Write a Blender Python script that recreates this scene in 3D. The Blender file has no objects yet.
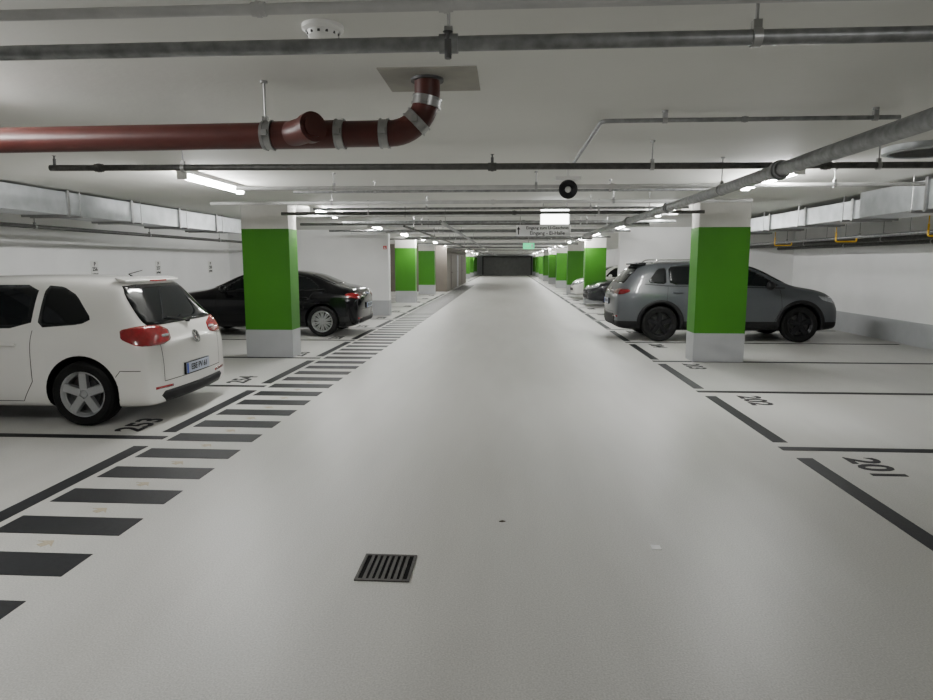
import bpy, bmesh, math, random
from mathutils import Vector, Matrix
from mathutils.bvhtree import BVHTree
random.seed(4)
SC = bpy.context.scene
COL = SC.collection
H = 2.58

# ------------------------------------------------------------------ materials
def mat(name, col, rough=0.5, metal=0.0, nscale=0.0, namt=0.0, bump=0.0, bscale=None, coat=0.0,
        emit=0.0, stretch=(1, 1, 1), spec=None):
    m = bpy.data.materials.new(name)
    m.use_nodes = True
    nt = m.node_tree
    b = nt.nodes['Principled BSDF']
    b.inputs['Base Color'].default_value = (*col, 1)
    b.inputs['Roughness'].default_value = rough
    b.inputs['Metallic'].default_value = metal
    if coat:
        b.inputs['Coat Weight'].default_value = coat
        b.inputs['Coat Roughness'].default_value = 0.04
    if spec is not None:
        b.inputs['Specular IOR Level'].default_value = spec
    if emit:
        b.inputs['Emission Color'].default_value = (*col, 1)
        b.inputs['Emission Strength'].default_value = emit
    tc = nt.nodes.new('ShaderNodeTexCoord')
    mp = nt.nodes.new('ShaderNodeMapping')
    mp.inputs['Scale'].default_value = stretch
    nt.links.new(tc.outputs['Object'], mp.inputs['Vector'])
    if namt:
        n = nt.nodes.new('ShaderNodeTexNoise')
        n.inputs['Scale'].default_value = nscale
        n.inputs['Detail'].default_value = 6
        nt.links.new(mp.outputs[0], n.inputs['Vector'])
        r = nt.nodes.new('ShaderNodeMapRange')
        r.inputs[1].default_value = 0.3
        r.inputs[2].default_value = 0.7
        r.inputs[3].default_value = 1 - namt
        r.inputs[4].default_value = 1 + namt
        nt.links.new(n.outputs[0], r.inputs[0])
        mx = nt.nodes.new('ShaderNodeVectorMath')
        mx.operation = 'SCALE'
        mx.inputs[0].default_value = col
        nt.links.new(r.outputs[0], mx.inputs['Scale'])
        nt.links.new(mx.outputs[0], b.inputs['Base Color'])
    if bump:
        n2 = nt.nodes.new('ShaderNodeTexNoise')
        n2.inputs['Scale'].default_value = bscale or 60
        n2.inputs['Detail'].default_value = 4
        nt.links.new(mp.outputs[0], n2.inputs['Vector'])
        bp = nt.nodes.new('ShaderNodeBump')
        bp.inputs['Strength'].default_value = bump
        bp.inputs['Distance'].default_value = 0.01
        nt.links.new(n2.outputs[0], bp.inputs['Height'])
        nt.links.new(bp.outputs[0], b.inputs['Normal'])
    return m

def floor_material():
    m = bpy.data.materials.new('epoxy_floor')
    m.use_nodes = True
    nt = m.node_tree
    L = nt.links
    b = nt.nodes['Principled BSDF']
    tc = nt.nodes.new('ShaderNodeTexCoord')
    def noise(scale, stretch, detail=5, dist=0.0):
        mp = nt.nodes.new('ShaderNodeMapping')
        mp.inputs['Scale'].default_value = stretch
        L.new(tc.outputs['Object'], mp.inputs['Vector'])
        n = nt.nodes.new('ShaderNodeTexNoise')
        n.inputs['Scale'].default_value = scale
        n.inputs['Detail'].default_value = detail
        n.inputs['Distortion'].default_value = dist
        L.new(mp.outputs[0], n.inputs['Vector'])
        return n.outputs[0]
    n1 = noise(0.7, (1.0, 0.30, 1), 4, 0.2)
    n2 = noise(3.0, (1.6, 0.22, 1), 3, 0.0)
    n3 = noise(120, (1, 1, 1), 2)
    def rng(o, a, c, lo=0.15, hi=0.85):
        r = nt.nodes.new('ShaderNodeMapRange')
        r.inputs[1].default_value = lo
        r.inputs[2].default_value = hi
        r.inputs[3].default_value = a
        r.inputs[4].default_value = c
        L.new(o, r.inputs[0])
        return r.outputs[0]
    cr = nt.nodes.new('ShaderNodeValToRGB')
    cr.color_ramp.elements[0].position = 0.2
    cr.color_ramp.elements[0].color = (0.445, 0.435, 0.405, 1)
    cr.color_ramp.elements[1].position = 0.8
    cr.color_ramp.elements[1].color = (0.56, 0.56, 0.535, 1)
    L.new(n1, cr.inputs[0])
    def mul(v, f):
        x = nt.nodes.new('ShaderNodeVectorMath')
        x.operation = 'SCALE'
        L.new(v, x.inputs[0])
        L.new(f, x.inputs['Scale'])
        return x.outputs[0]
    c = mul(cr.outputs[0], rng(n2, 0.94, 1.05))
    c = mul(c, rng(n3, 0.82, 1.14, 0.3, 0.7))
    L.new(c, b.inputs['Base Color'])
    L.new(rng(n1, 0.34, 0.44), b.inputs['Roughness'])
    bp = nt.nodes.new('ShaderNodeBump')
    bp.inputs['Strength'].default_value = 0.3
    bp.inputs['Distance'].default_value = 0.004
    L.new(n3, bp.inputs['Height'])
    L.new(bp.outputs[0], b.inputs['Normal'])
    return m

M = {}
M['floor'] = floor_material()
M['ceil'] = mat('painted_ceiling', (0.69, 0.69, 0.65), 0.75, nscale=0.7, namt=0.05, bump=0.15, bscale=25)
M['patch'] = mat('mortar_patch', (0.34, 0.33, 0.29), 0.85, nscale=6, namt=0.1)
M['wall'] = mat('white_wall', (0.84, 0.84, 0.83), 0.75, nscale=1.2, namt=0.04, bump=0.1, bscale=30)
M['taupe'] = mat('taupe_wall', (0.14, 0.12, 0.10), 0.6, nscale=2, namt=0.06)
M['gray'] = mat('gray_base_paint', (0.41, 0.42, 0.43), 0.6, nscale=3, namt=0.05)
M['conc'] = mat('pillar_concrete', (0.66, 0.65, 0.61), 0.75, nscale=3, namt=0.07, bump=0.2, bscale=40)
M['green'] = mat('green_paint', (0.042, 0.20, 0.011), 0.5, nscale=2, namt=0.05, spec=0.3)
M['black_paint'] = mat('black_line_paint', (0.010, 0.011, 0.013), 0.55, nscale=30, namt=0.3, bump=0.1, bscale=150, spec=0.25)
M['number'] = mat('number_paint', (0.014, 0.014, 0.016), 0.55, nscale=30, namt=0.2, spec=0.25)
M['arrow'] = mat('worn_ochre_paint', (0.42, 0.36, 0.25), 0.5, nscale=40, namt=0.15)
M['galv'] = mat('galvanised_pipe', (0.23, 0.235, 0.235), 0.42, 0.6, nscale=18, namt=0.3, stretch=(1, 1, 1))
M['galvd'] = mat('dark_galvanised_pipe', (0.085, 0.085, 0.08), 0.5, 0.5, nscale=20, namt=0.25)
M['wpipe'] = mat('white_painted_pipe', (0.45, 0.45, 0.44), 0.5, 0.1, nscale=10, namt=0.1)
M['duct'] = mat('galvanised_sheet', (0.43, 0.45, 0.46), 0.35, 0.75, nscale=5, namt=0.18)
M['steel'] = mat('clamp_steel', (0.36, 0.36, 0.355), 0.35, 0.9, nscale=20, namt=0.1)
M['dsteel'] = mat('dark_steel', (0.10, 0.10, 0.10), 0.5, 0.7, nscale=20, namt=0.15)
M['red'] = mat('red_cast_iron', (0.072, 0.014, 0.010), 0.42, nscale=8, namt=0.12)
M['redbright'] = mat('red_signal_paint', (0.6, 0.02, 0.02), 0.4, nscale=8, namt=0.05)
M['plastic'] = mat('white_plastic', (0.75, 0.75, 0.72), 0.4, nscale=10, namt=0.02)
M['blackp'] = mat('black_plastic', (0.012, 0.012, 0.014), 0.5, nscale=20, namt=0.1)
M['pit_shade'] = mat('drain_shadow', (0.005, 0.005, 0.005), 0.9, nscale=20, namt=0.1, spec=0.1)
M['slot_shade'] = mat('outlet_inside_shade', (0.14, 0.14, 0.14), 0.9, nscale=20, namt=0.1)
M['iron'] = mat('cast_iron_grate', (0.075, 0.07, 0.065), 0.55, 0.4, nscale=30, namt=0.2)
M['lamp'] = mat('lit_tube', (1.0, 1.0, 0.99), 0.5, emit=195)
M['panel'] = mat('lit_sign_face', (0.95, 1.0, 0.98), 0.5, emit=11)
M['exit'] = mat('exit_sign_green', (0.02, 0.5, 0.2), 0.5, emit=2.4)
M['signw'] = mat('sign_white', (0.8, 0.8, 0.8), 0.5, nscale=5, namt=0.02)
M['yellow'] = mat('yellow_paint', (0.75, 0.45, 0.02), 0.5, nscale=8, namt=0.1)
M['shutter'] = mat('shutter_gray', (0.36, 0.36, 0.355), 0.5, 0.0, nscale=3, namt=0.1)
M['paper'] = mat('paper', (0.92, 0.92, 0.92), 0.7, nscale=20, namt=0.03)
M['leaf'] = mat('dry_leaf', (0.05, 0.035, 0.02), 0.8, nscale=20, namt=0.2)
# cars
M['carwhite'] = mat('car_paint_white', (0.80, 0.79, 0.75), 0.3, nscale=2, namt=0.01, coat=1.0)
M['carblack'] = mat('car_paint_black', (0.0035, 0.0035, 0.0045), 0.12, nscale=2, namt=0.05, coat=0.35, spec=0.25)
M['cargray'] = mat('car_paint_gray', (0.062, 0.067, 0.074), 0.35, nscale=2, namt=0.03, coat=0.7, spec=0.35)
M['cardark'] = mat('car_paint_anthracite', (0.012, 0.013, 0.016), 0.25, nscale=2, namt=0.05, coat=0.6, spec=0.3)
M['glass'] = mat('tinted_glass', (0.004, 0.005, 0.006), 0.04, nscale=2, namt=0.02, spec=0.4)
M['tail'] = mat('red_lens', (0.24, 0.005, 0.009), 0.15, nscale=30, namt=0.15, coat=0.7)
M['taild'] = mat('dark_red_lens', (0.12, 0.004, 0.006), 0.15, nscale=30, namt=0.15, coat=0.8)
M['lens'] = mat('clear_lens', (0.35, 0.36, 0.38), 0.1, 0.3, nscale=30, namt=0.15, coat=1.0)
M['trim'] = mat('black_trim', (0.007, 0.007, 0.008), 0.55, nscale=20, namt=0.1, spec=0.3)
M['rubber'] = mat('tire_rubber', (0.007, 0.007, 0.007), 0.8, nscale=40, namt=0.2, spec=0.25)
M['alloy'] = mat('silver_alloy', (0.46, 0.47, 0.48), 0.3, 0.8, nscale=10, namt=0.05)
M['alloyd'] = mat('black_alloy', (0.018, 0.018, 0.02), 0.3, 0.4, nscale=10, namt=0.05, spec=0.3)
M['chrome'] = mat('chrome', (0.75, 0.75, 0.76), 0.12, 1.0, nscale=10, namt=0.02)
M['plate'] = mat('plate_white', (0.50, 0.55, 0.66), 0.35, nscale=10, namt=0.02)
M['blue'] = mat('plate_blue', (0.02, 0.06, 0.45), 0.4, nscale=10, namt=0.02)

# ------------------------------------------------------------------ helpers
def meta(o, label=None, category=None, group=None, kind=None):
    if label: o['label'] = label
    if category: o['category'] = category
    if group: o['group'] = group
    if kind: o['kind'] = kind
    return o

def mk(name, verts, faces, m, parent=None, smooth=False, sharp=35):
    me = bpy.data.meshes.new(name)
    me.from_pydata([tuple(v) for v in verts], [], faces)
    me.update()
    bm = bmesh.new(); bm.from_mesh(me)
    bmesh.ops.recalc_face_normals(bm, faces=bm.faces)
    bm.to_mesh(me); bm.free()
    if m: me.materials.append(m)
    if smooth:
        me.polygons.foreach_set('use_smooth', [True] * len(me.polygons))
        me.set_sharp_from_angle(angle=math.radians(sharp))
    o = bpy.data.objects.new(name, me)
    COL.objects.link(o)
    if parent: o.parent = parent
    return o

def empty(name, loc=(0, 0, 0), parent=None):
    o = bpy.data.objects.new(name, None)
    o.empty_display_size = 0.1
    o.location = loc
    COL.objects.link(o)
    if parent: o.parent = parent
    return o

class Geo:
    """accumulates pieces that belong to one mesh part"""
    def __init__(s): s.v = []; s.f = []
    def add(s, v, f):
        n = len(s.v); s.v += [tuple(p) for p in v]; s.f += [tuple(i + n for i in q) for q in f]
        return s
    def box(s, x0, x1, y0, y1, z0, z1):
        return s.add([(x0,y0,z0),(x1,y0,z0),(x1,y1,z0),(x0,y1,z0),(x0,y0,z1),(x1,y0,z1),(x1,y1,z1),(x0,y1,z1)],
                     [(0,3,2,1),(4,5,6,7),(0,1,5,4),(1,2,6,5),(2,3,7,6),(3,0,4,7)])
    def sweep(s, pts, r, seg=16, cap=True):
        pts = [Vector(p) for p in pts]
        rs = r if isinstance(r, (list, tuple)) else [r] * len(pts)
        n = len(pts)
        tang = []
        for i in range(n):
            a = pts[max(i-1, 0)]; b = pts[min(i+1, n-1)]
            t = (b - a)
            if t.length < 1e-9: t = Vector((0, 0, 1))
            tang.append(t.normalized())
        up = Vector((0, 0, 1)) if abs(tang[0].z) < 0.9 else Vector((1, 0, 0))
        u = (up - tang[0] * up.dot(tang[0])).normalized()
        V = []; F = []
        for i in range(n):
            u = (u - tang[i] * u.dot(tang[i])).normalized()
            w = tang[i].cross(u)
            for k in range(seg):
                a = 2 * math.pi * k / seg
                V.append(pts[i] + (u * math.cos(a) + w * math.sin(a)) * rs[i])
        for i in range(n - 1):
            for k in range(seg):
                F.append((i*seg+k, i*seg+(k+1) % seg, (i+1)*seg+(k+1) % seg, (i+1)*seg+k))
        if cap:
            F.append(tuple(range(seg))[::-1]); F.append(tuple((n-1)*seg+k for k in range(seg)))
        return s.add(V, F)
    def lathe(s, prof, axis='y', c=(0, 0, 0), seg=32):
        V = []; F = []; n = len(prof)
        for k in range(seg):
            a = 2 * math.pi * k / seg
            for (r, h) in prof:
                if axis == 'y': V.append((c[0]+r*math.cos(a), c[1]+h, c[2]+r*math.sin(a)))
                elif axis == 'z': V.append((c[0]+r*math.cos(a), c[1]+r*math.sin(a), c[2]+h))
                else: V.append((c[0]+h, c[1]+r*math.cos(a), c[2]+r*math.sin(a)))
        for k in range(seg):
            k2 = (k+1) % seg
            for i in range(n - 1):
                F.append((k*n+i, k*n+i+1, k2*n+i+1, k2*n+i))
        return s.add(V, F)
    def prism(s, poly, z0, z1):
        n = len(poly)
        V = [(x, y, z0) for x, y in poly] + [(x, y, z1) for x, y in poly]
        F = [tuple(range(n))[::-1], tuple(range(n, 2*n))] + [(i, (i+1) % n, (i+1) % n+n, i+n) for i in range(n)]
        return s.add(V, F)
    def obj(s, name, m, parent=None, smooth=False, sharp=35, bevel=0):
        o = mk(name, s.v, s.f, m, parent, smooth, sharp)
        if bevel:
            b = o.modifiers.new('bevel', 'BEVEL'); b.width = bevel; b.segments = 2; b.limit_method = 'ANGLE'
        return o

def box(name, x0, x1, y0, y1, z0, z1, m, parent=None, bevel=0):
    return Geo().box(x0, x1, y0, y1, z0, z1).obj(name, m, parent, bevel=bevel)

def fillet(pts, r, n=8):
    pts = [Vector(p) for p in pts]
    out = [pts[0]]
    for i in range(1, len(pts) - 1):
        a = (pts[i-1] - pts[i]).normalized(); b = (pts[i+1] - pts[i]).normalized()
        p0 = pts[i] + a * r; p1 = pts[i] + b * r
        for k in range(n + 1):
            t = k / n
            out.append(p0 * (1-t)**2 + pts[i] * 2*t*(1-t) * 1.0 + p1 * t*t)
    out.append(pts[-1])
    return out

def copy_tree(root, loc, rotz=None):
    names = set()
    def coll(o):
        names.add(o.name)
        for ch in o.children: coll(ch)
    coll(root)
    def rec(o, par):
        c = o.copy()
        COL.objects.link(c)
        if par: c.parent = par
        for ch in list(o.children):
            if ch.name in names: rec(ch, c)
        return c
    c = rec(root, None)
    c.location = loc
    if rotz is not None: c.rotation_euler = (0, 0, rotz)
    return c

def text_mesh(name, s, size, m, parent=None, extrude=0.001, bold=0.0, mtx=None, align='CENTER', sx=1.0):
    cu = bpy.data.curves.new('t', 'FONT')
    cu.body = s; cu.size = size; cu.extrude = extrude; cu.offset = bold
    cu.align_x = align; cu.align_y = 'CENTER'
    cu.resolution_u = 3
    t = bpy.data.objects.new('t', cu)
    COL.objects.link(t)
    dg = bpy.context.evaluated_depsgraph_get()
    me = bpy.data.meshes.new_from_object(t.evaluated_get(dg))
    bpy.data.objects.remove(t)
    me.name = name
    me.transform(Matrix.Diagonal((sx, 1, 1, 1)))
    if mtx: me.transform(mtx)
    me.materials.clear(); me.materials.append(m)
    o = bpy.data.objects.new(name, me)
    COL.objects.link(o)
    if parent: o.parent = parent
    return o

def axes(ux, uy, uz, o=(0, 0, 0)):
    ux, uy, uz = Vector(ux), Vector(uy), Vector(uz)
    return Matrix(((ux.x, uy.x, uz.x, o[0]), (ux.y, uy.y, uz.y, o[1]), (ux.z, uy.z, uz.z, o[2]), (0, 0, 0, 1)))

# ------------------------------------------------------------------ room shell
YB, YE = -7.0, 82.0
XL, XR = -8.5, 7.9
S = lambda o: meta(o, kind='structure')
S(box('floor', XL-.2, XR+.2, YB-.2, YE+.2, -0.12, 0, M['floor']))
S(box('ceiling', XL-.2, XR+.2, YB-.2, YE+.2, H, H+0.15, M['ceil']))
S(box('wall_left', XL-.2, XL, YB, YE, 0, H, M['wall']))
S(box('wall_right', XR, XR+.2, YB, YE, 0, H, M['wall']))
S(box('wall_near', XL, XR, YB-.2, YB, 0, H, M['wall']))
S(box('wall_far', XL, XR, YE, YE+.2, 0, H, M['gray']))
S(box('wall_left_cross', XL, -3.58, 19.5, 19.8, 0, H, M['wall']))
S(box('wall_right_cross', 3.15, XR, 18.6, 18.9, 0, H, M['wall']))
S(box('wall_left_store', XL, -3.3, 35.5, 52.0, 0, H, M['taupe']))
S(box('wall_left_far', XL, -7.4, 52.0, 80.0, 0, H, M['wall']))
S(box('baseboard_left', XL, XL+.012, YB, 19.5, 0, .46, M['gray']))
S(box('baseboard_right', XR-.012, XR, YB, 18.6, 0, .46, M['gray']))
S(box('baseboard_left_cross', XL+.012, -3.568, 19.488, 19.812, 0, .46, M['gray']))
S(box('baseboard_right_cross', 3.138, XR-.012, 18.588, 18.912, 0, .46, M['gray']))
# far roller shutter
g = Geo()
for i in range(22):
    g.box(-3.0, 2.9, YE-.05, YE-.01, 0.0+i*.1, .092+i*.1)
S(g.obj('door_1', M['shutter']))
g = Geo().box(-3.15, -3.0, YE-.08, YE-.001, 0, 2.3).box(2.9, 3.05, YE-.08, YE-.001, 0, 2.3).box(-3.0, 2.9, YE-.08, YE-.001, 2.2, 2.3)
S(g.obj('trim_1', M['dsteel']))
# doors in the taupe store wall
for i, yy in enumerate((38.0, 42.5, 47.0)):
    g = Geo().box(-3.3, -3.27, yy, yy+1.0, 0, 2.05).box(-3.27, -3.2, yy+.08, yy+.2, 1.0, 1.03)
    S(g.obj('door_%d' % (i+2), M['gray'] if i == 1 else M['taupe']))

# ------------------------------------------------------------------ pillars
def pillar():
    r = empty('pillar')
    w, d = 0.80, 0.42
    box('pillar_shaft', 0, w, 0, d, 0, H, M['conc'], r, bevel=0.008)
    e = .004
    box('green_band', -e, w+e, -e, d+e, .47, 2.17, M['green'], r)
    e = .005
    box('base_band', -e, w+e, -e, d+e, 0, .47, M['gray'], r)
    return r
P0 = pillar()
lab = 'square concrete pillar with green painted band and light gray base'
meta(P0, lab, 'pillar', 'green banded garage pillars')
P0.location = (-4.46, 10.78, 0)
for x, ys in ((-4.46, (25.75, 32.6, 55.75, 63.25, 70.75, 78.25)), (3.04, (10.68, 25.75, 33.25, 40.75, 48.25, 55.75, 63.25, 70.75, 78.25))):
    for y in ys: copy_tree(P0, (x, y, 0))

# ------------------------------------------------------------------ floor paint
bar0 = None
mesh_bar = Geo().prism([(-.40, -.13), (.40, -.13), (.40, .13), (-.40, .13)], 0.0, .003)
for k in range(-2, 85):
    y = 2.655 + .5075 * k
    if bar0 is None:
        bar0 = mesh_bar.obj('walkway_stripe', M['black_paint'])
        meta(bar0, 'black painted crosswise stripe of a walkway on pale floor', 'floor marking', 'walkway stripes')
        o = bar0
    else:
        o = bar0.copy(); COL.objects.link(o)
    o.location = (-2.70, y, 0.0)
# worn arrows between stripes
ar = Geo().prism([(-.03,-.10),(.03,-.10),(.03,.0),(.085,-.03),(.0,.10),(-.085,-.03),(-.03,.0)], 0, .002)
a0 = None
for k in range(0, 12):
    if a0 is None:
        a0 = ar.obj('worn_arrow_marking', M['arrow'])
        meta(a0, 'small faded ochre arrow painted between walkway stripes', 'floor marking', 'faded arrows')
        o = a0
    else:
        o = a0.copy(); COL.objects.link(o)
    o.location = (-2.66, 2.909 + .5075 * k, 0); o.scale = (.9, .42, 1)
    o.rotation_euler = (0, 0, -.5)

SEPS = [5.66 + 2.52 * k for k in range(-4, 30)]
for i, s in enumerate(SEPS):
    if s > 80: break
    for side in (-1, 1):
        # bay separators
        if not (side < 0 and 33 < s < 52) :
            if side < 0: x0, x1 = -8.35, -3.16
            else: x0, x1 = 2.40, 7.75
            if side < 0 and s > 52: x0 = -7.3
            o = Geo().box(x0, x1, -.055, .055, 0, .003).obj('bay_divider_line', M['black_paint'])
            o.location = (0, s, 0)
            meta(o, 'thin black painted line dividing two parking bays', 'floor marking', 'bay divider lines')
        # dashes along the aisle
        if not (side < 0 and 33 < s < 52):
            x = -3.23 if side < 0 else 2.48
            a, b = s + .2, s + 2.24
            o = Geo().box(-.065, .065, 0, b - a, 0, .0035).obj('bay_front_line', M['black_paint'])
            o.location = (x, a, 0)
            meta(o, 'thick black painted dash closing a parking bay', 'floor marking', 'bay front dashes')
# numbers
def number(txt, side, y):
    if side > 0:   # read facing +X : reading dir -Y, up +X
        mt = axes((0, -1, 0), (1, 0, 0), (0, 0, 1)); x = 2.92
    else:
        mt = axes((0, 1, 0), (-1, 0, 0), (0, 0, 1)); x = -3.65
    o = text_mesh('bay_number', txt, .36, M['number'], bold=.008, mtx=mt, extrude=.0015, sx=1.0)
    o.location = (x, y, .0015)
    meta(o, 'black painted bay number %s on the floor' % txt, 'number marking', 'bay numbers')
for j in range(-1, 12):
    s = 5.66 + 2.52 * j
    if j >= 0: number(str(201 + j), 1, s - .50)
    if j >= 0 and not (33 < s < 52): number(str(253 + j), -1, s + .46)

# ------------------------------------------------------------------ drain, litter
dr = empty('floor_drain', (-.63, 3.235, 0))
meta(dr, 'square cast iron drain grate set in the floor', 'drain')
Geo().box(-.14, .14, -.145, .145, 0, .002).obj('drain_pit_shade', M['pit_shade'], dr)  # flat black plate on the floor, coloured as the shade inside the pit
g = Geo()
g.box(-.143, .143, -.15, -.132, .0, .007).box(-.143, .143, .132, .15, .0, .007)
g.box(-.143, -.128, -.132, .132, .0, .007).box(.128, .143, -.132, .132, .0, .007)
g.obj('frame', M['iron'], dr)
g = Geo()
for i in range(1, 8):
    x = -.128 + .256 * i / 8
    g.box(x-.008, x+.008, -.132, .132, .002, .0065)
g.obj('grate', M['iron'], dr)
o = Geo().prism([(-.027,-.025),(.03,-.03),(.028,.025),(-.022,.03)], 0, .003).obj('paper_scrap', M['paper'])
o.location = (.86, 3.58, 0); meta(o, 'small white paper scrap lying on the floor', 'litter')
o = Geo().prism([(-.02,-.005),(0,-.012),(.022,0),(.0,.012)], 0, .004).obj('dry_leaf', M['leaf'])
o.location = (-.02, 3.9, 0); meta(o, 'tiny dark dry leaf on the floor', 'leaf')

# ------------------------------------------------------------------ lamps
def lamp():
    r = empty('strip_light')
    box('housing', -.055, .055, -.76, .76, -.045, 0.004, M['plastic'], r, bevel=.004)
    g = Geo().sweep([(0, -.73, -.075), (0, .73, -.075)], .03, 8, cap=False)
    g.obj('lamp_tube', M['lamp'], r, smooth=True, sharp=60)
    Geo().box(-.05, .05, -.76, -.725, -.11, -.045).obj('end_cap', M['plastic'], r)
    Geo().box(-.05, .05, .725, .76, -.11, -.045).obj('end_cap', M['plastic'], r)
    return r
L0 = lamp(); L0.location = (-3.38, 7.45, H)
meta(L0, 'long white ceiling strip light, switched on', 'lamp', 'ceiling strip lights')
for x in (-3.38, 2.85):
    for k in range(-2, 15):
        y = 7.45 + 4.55 * k
        if x < 0 and k in (0, -2): continue
        if x > 0 and k == -1: continue
        if y > 81: continue
        if x < 0 and 35 < y < 52.5: continue
        copy_tree(L0, (x, y, H))

# ------------------------------------------------------------------ pipes
def ring(g, c, axis, r, w):
    a = Vector(axis).normalized() * w / 2; c = Vector(c)
    g.sweep([c - a, c + a], r, 18)
def hanger(parent, p, axis, r, m=None, wide=.03):
    """threaded rod with ring clamp, carrying a pipe at point p"""
    g = Geo()
    ring(g, p, axis, r + .006, wide)
    g.box(p[0]-.014, p[0]+.014, p[1]-.014, p[1]+.014, p[2]+r, p[2]+r+.03)
    g.sweep([(p[0], p[1], p[2]+r), (p[0], p[1], H+.003)], .006, 8)
    g.sweep([(p[0], p[1], H-.012), (p[0], p[1], H+.003)], .02, 10)
    return g.obj('pipe_hanger', m or M['steel'], parent, smooth=True)
def pipe(pts, r, m, label, hang=(), axis=(1, 0, 0), couplings=(), group=None, fil=0, sprinklers=()):
    path = fillet(pts, fil) if fil else pts
    o = Geo().sweep(path, r, 18).obj('overhead_pipe', m, smooth=True)
    meta(o, label, 'pipe', group)
    for h in hang: hanger(o, h, axis, r)
    for c in couplings:
        g = Geo(); ring(g, c, axis, r * 1.28, r * 2.6); ring(g, c, axis, r*1.45, r*.8)
        g.obj('pipe_coupling', m, o, smooth=True)
    for c in sprinklers:
        g = Geo()
        g.sweep([(c[0], c[1], c[2]+r*.5), (c[0], c[1], c[2]+r+.05)], .012, 10)
        g.sweep([(c[0], c[1], c[2]+r+.05), (c[0], c[1], c[2]+r+.07), (c[0], c[1], c[2]+r+.075)], [.007, .007, .018], 10)
        g.obj('sprinkler_head', M['dsteel'], o, smooth=True)
    return o
G1 = 'crosswise sprinkler pipes'
# 1 topmost thin
pipe([(-4.5, 2.15, 2.42), (1.6, 2.15, 2.42)], .017, M['wpipe'], 'thin pale sprinkler pipe under the ceiling', hang=[(-2.3, 2.15, 2.42), (1.3, 2.15, 2.42)],
     couplings=[(-.80, 2.15, 2.42), (-.2, 2.15, 2.42)], group=G1)
# 2 thick mottled
pipe([(-5, 2.36, 2.37), (5, 2.36, 2.37)], .025, M['galv'], 'mottled gray galvanised sprinkler pipe under the ceiling',
     hang=[(-.21, 2.36, 2.37), (.83, 2.36, 2.37), (-2.6, 2.36, 2.37), (3.2, 2.36, 2.37)], couplings=[(-.21, 2.36, 2.37)], group=G1, sprinklers=[(-.21, 2.33, 2.30)])
# 6 dark pipe
pipe([(-3.88, 5.42, 2.41), (3.4, 5.42, 2.37)], .026, M['galvd'], 'dark gray sprinkler pipe hanging under the ceiling',
     hang=[(-2.72, 5.42, 2.40), (1.15, 5.42, 2.38), (2.9, 5.42, 2.37)], couplings=[(-.13, 5.42, 2.387), (-3.45, 5.42, 2.407), (2.5, 5.42, 2.375)], group=G1, sprinklers=[(-.13, 5.42, 2.385), (-3.84, 5.42, 2.41)])
# 7 white thin
pipe([(-3.0, 7.15, 2.42), (4.3, 7.15, 2.42)], .022, M['wpipe'], 'white painted sprinkler pipe under the ceiling',
     hang=[(-1.9, 7.15, 2.42), (.3, 7.15, 2.42), (3.4, 7.15, 2.42)], couplings=[(1.1, 7.15, 2.42)], group=G1)
pipe([(-2.6, 7.9, 2.46), (2.4, 7.9, 2.46)], .016, M['galv'], 'thin gray conduit crossing under the ceiling',
     hang=[(-1.6, 7.9, 2.46), (1.2, 7.9, 2.46)], group=G1)
pipe([(-4.1, 8.9, 2.42), (3.2, 8.9, 2.42)], .024, M['wpipe'], 'white painted sprinkler pipe under the ceiling',
     hang=[(-2.4, 8.9, 2.42), (1.4, 8.9, 2.42)], couplings=[(-.2, 8.9, 2.42)], group=G1)
pipe([(-2.9, 9.7, 2.40), (2.6, 9.7, 2.40)], .018, M['galv'], 'thin gray conduit crossing under the ceiling',
     hang=[(-1.2, 9.7, 2.40), (1.2, 9.7, 2.40)], group=G1)
pipe([(-3.6, 10.3, 2.38), (3.0, 10.3, 2.38)], .026, M['galvd'], 'dark gray sprinkler pipe hanging under the ceiling',
     hang=[(-2.2, 10.3, 2.38), (1.4, 10.3, 2.38)], couplings=[(.1, 10.3, 2.38)], group=G1)
yy = 11.5
i = 0
while yy < 79:
    mm = (M['wpipe'], M['galv'], M['galvd'])[i % 3]
    lb = ('white painted sprinkler pipe under the ceiling', 'mottled gray galvanised sprinkler pipe under the ceiling', 'dark gray sprinkler pipe hanging under the ceiling')[i % 3]
    zz = (2.43, 2.38, 2.41)[i % 3]
    x0 = -3.2 if i % 2 else -4.4
    if 18.3 < yy < 20.3: yy = 20.4
    if yy > 35 and yy < 53: x0 = -3.1
    if any(abs(yy - p) < .45 for p in (25.9, 32.8, 33.4, 40.9, 48.4, 55.9, 63.4, 71, 78.4)): yy += .8
    pipe([(x0, yy, zz), (2.9 + .25*(i % 2), yy, zz)], .026, mm, lb, hang=[(-1.8, yy, zz), (1.5, yy, zz)], couplings=[(-.1 + .4*(i % 3), yy, zz)] if i < 8 else (), group=G1)
    yy += 1.12 if yy < 20 else 2.3
    i += 1
# lengthwise runs over the aisle
pipe([(-1.15, 11.2, 2.30), (-1.15, 70, 2.30)], .03, M['galv'], 'gray pipe running lengthwise over the aisle', axis=(0, 1, 0),
     hang=[(-1.15, y, 2.30) for y in (12.1, 16.3, 22, 28, 36)])
pipe([(-1.9, 12.0, 2.27), (-1.9, 60, 2.27)], .022, M['galvd'], 'thin dark pipe running lengthwise over the aisle', axis=(0, 1, 0),
     hang=[(-1.9, y, 2.27) for y in (13.2, 17, 23, 29)])
# 10 lengthwise big pipe on the right
X10, Z10 = 1.98, 2.285
pipe([(X10, -3, Z10), (X10, 17.0, Z10)], .05, M['galv'], 'large galvanised main pipe running along the aisle', axis=(0, 1, 0),
     hang=[(X10, 6.3, Z10), (X10, 3.0, Z10), (X10, 9.4, Z10), (X10, 13.3, Z10)], couplings=[(X10, 5.0, Z10), (X10, 8.3, Z10), (X10, 11, Z10)])
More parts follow.
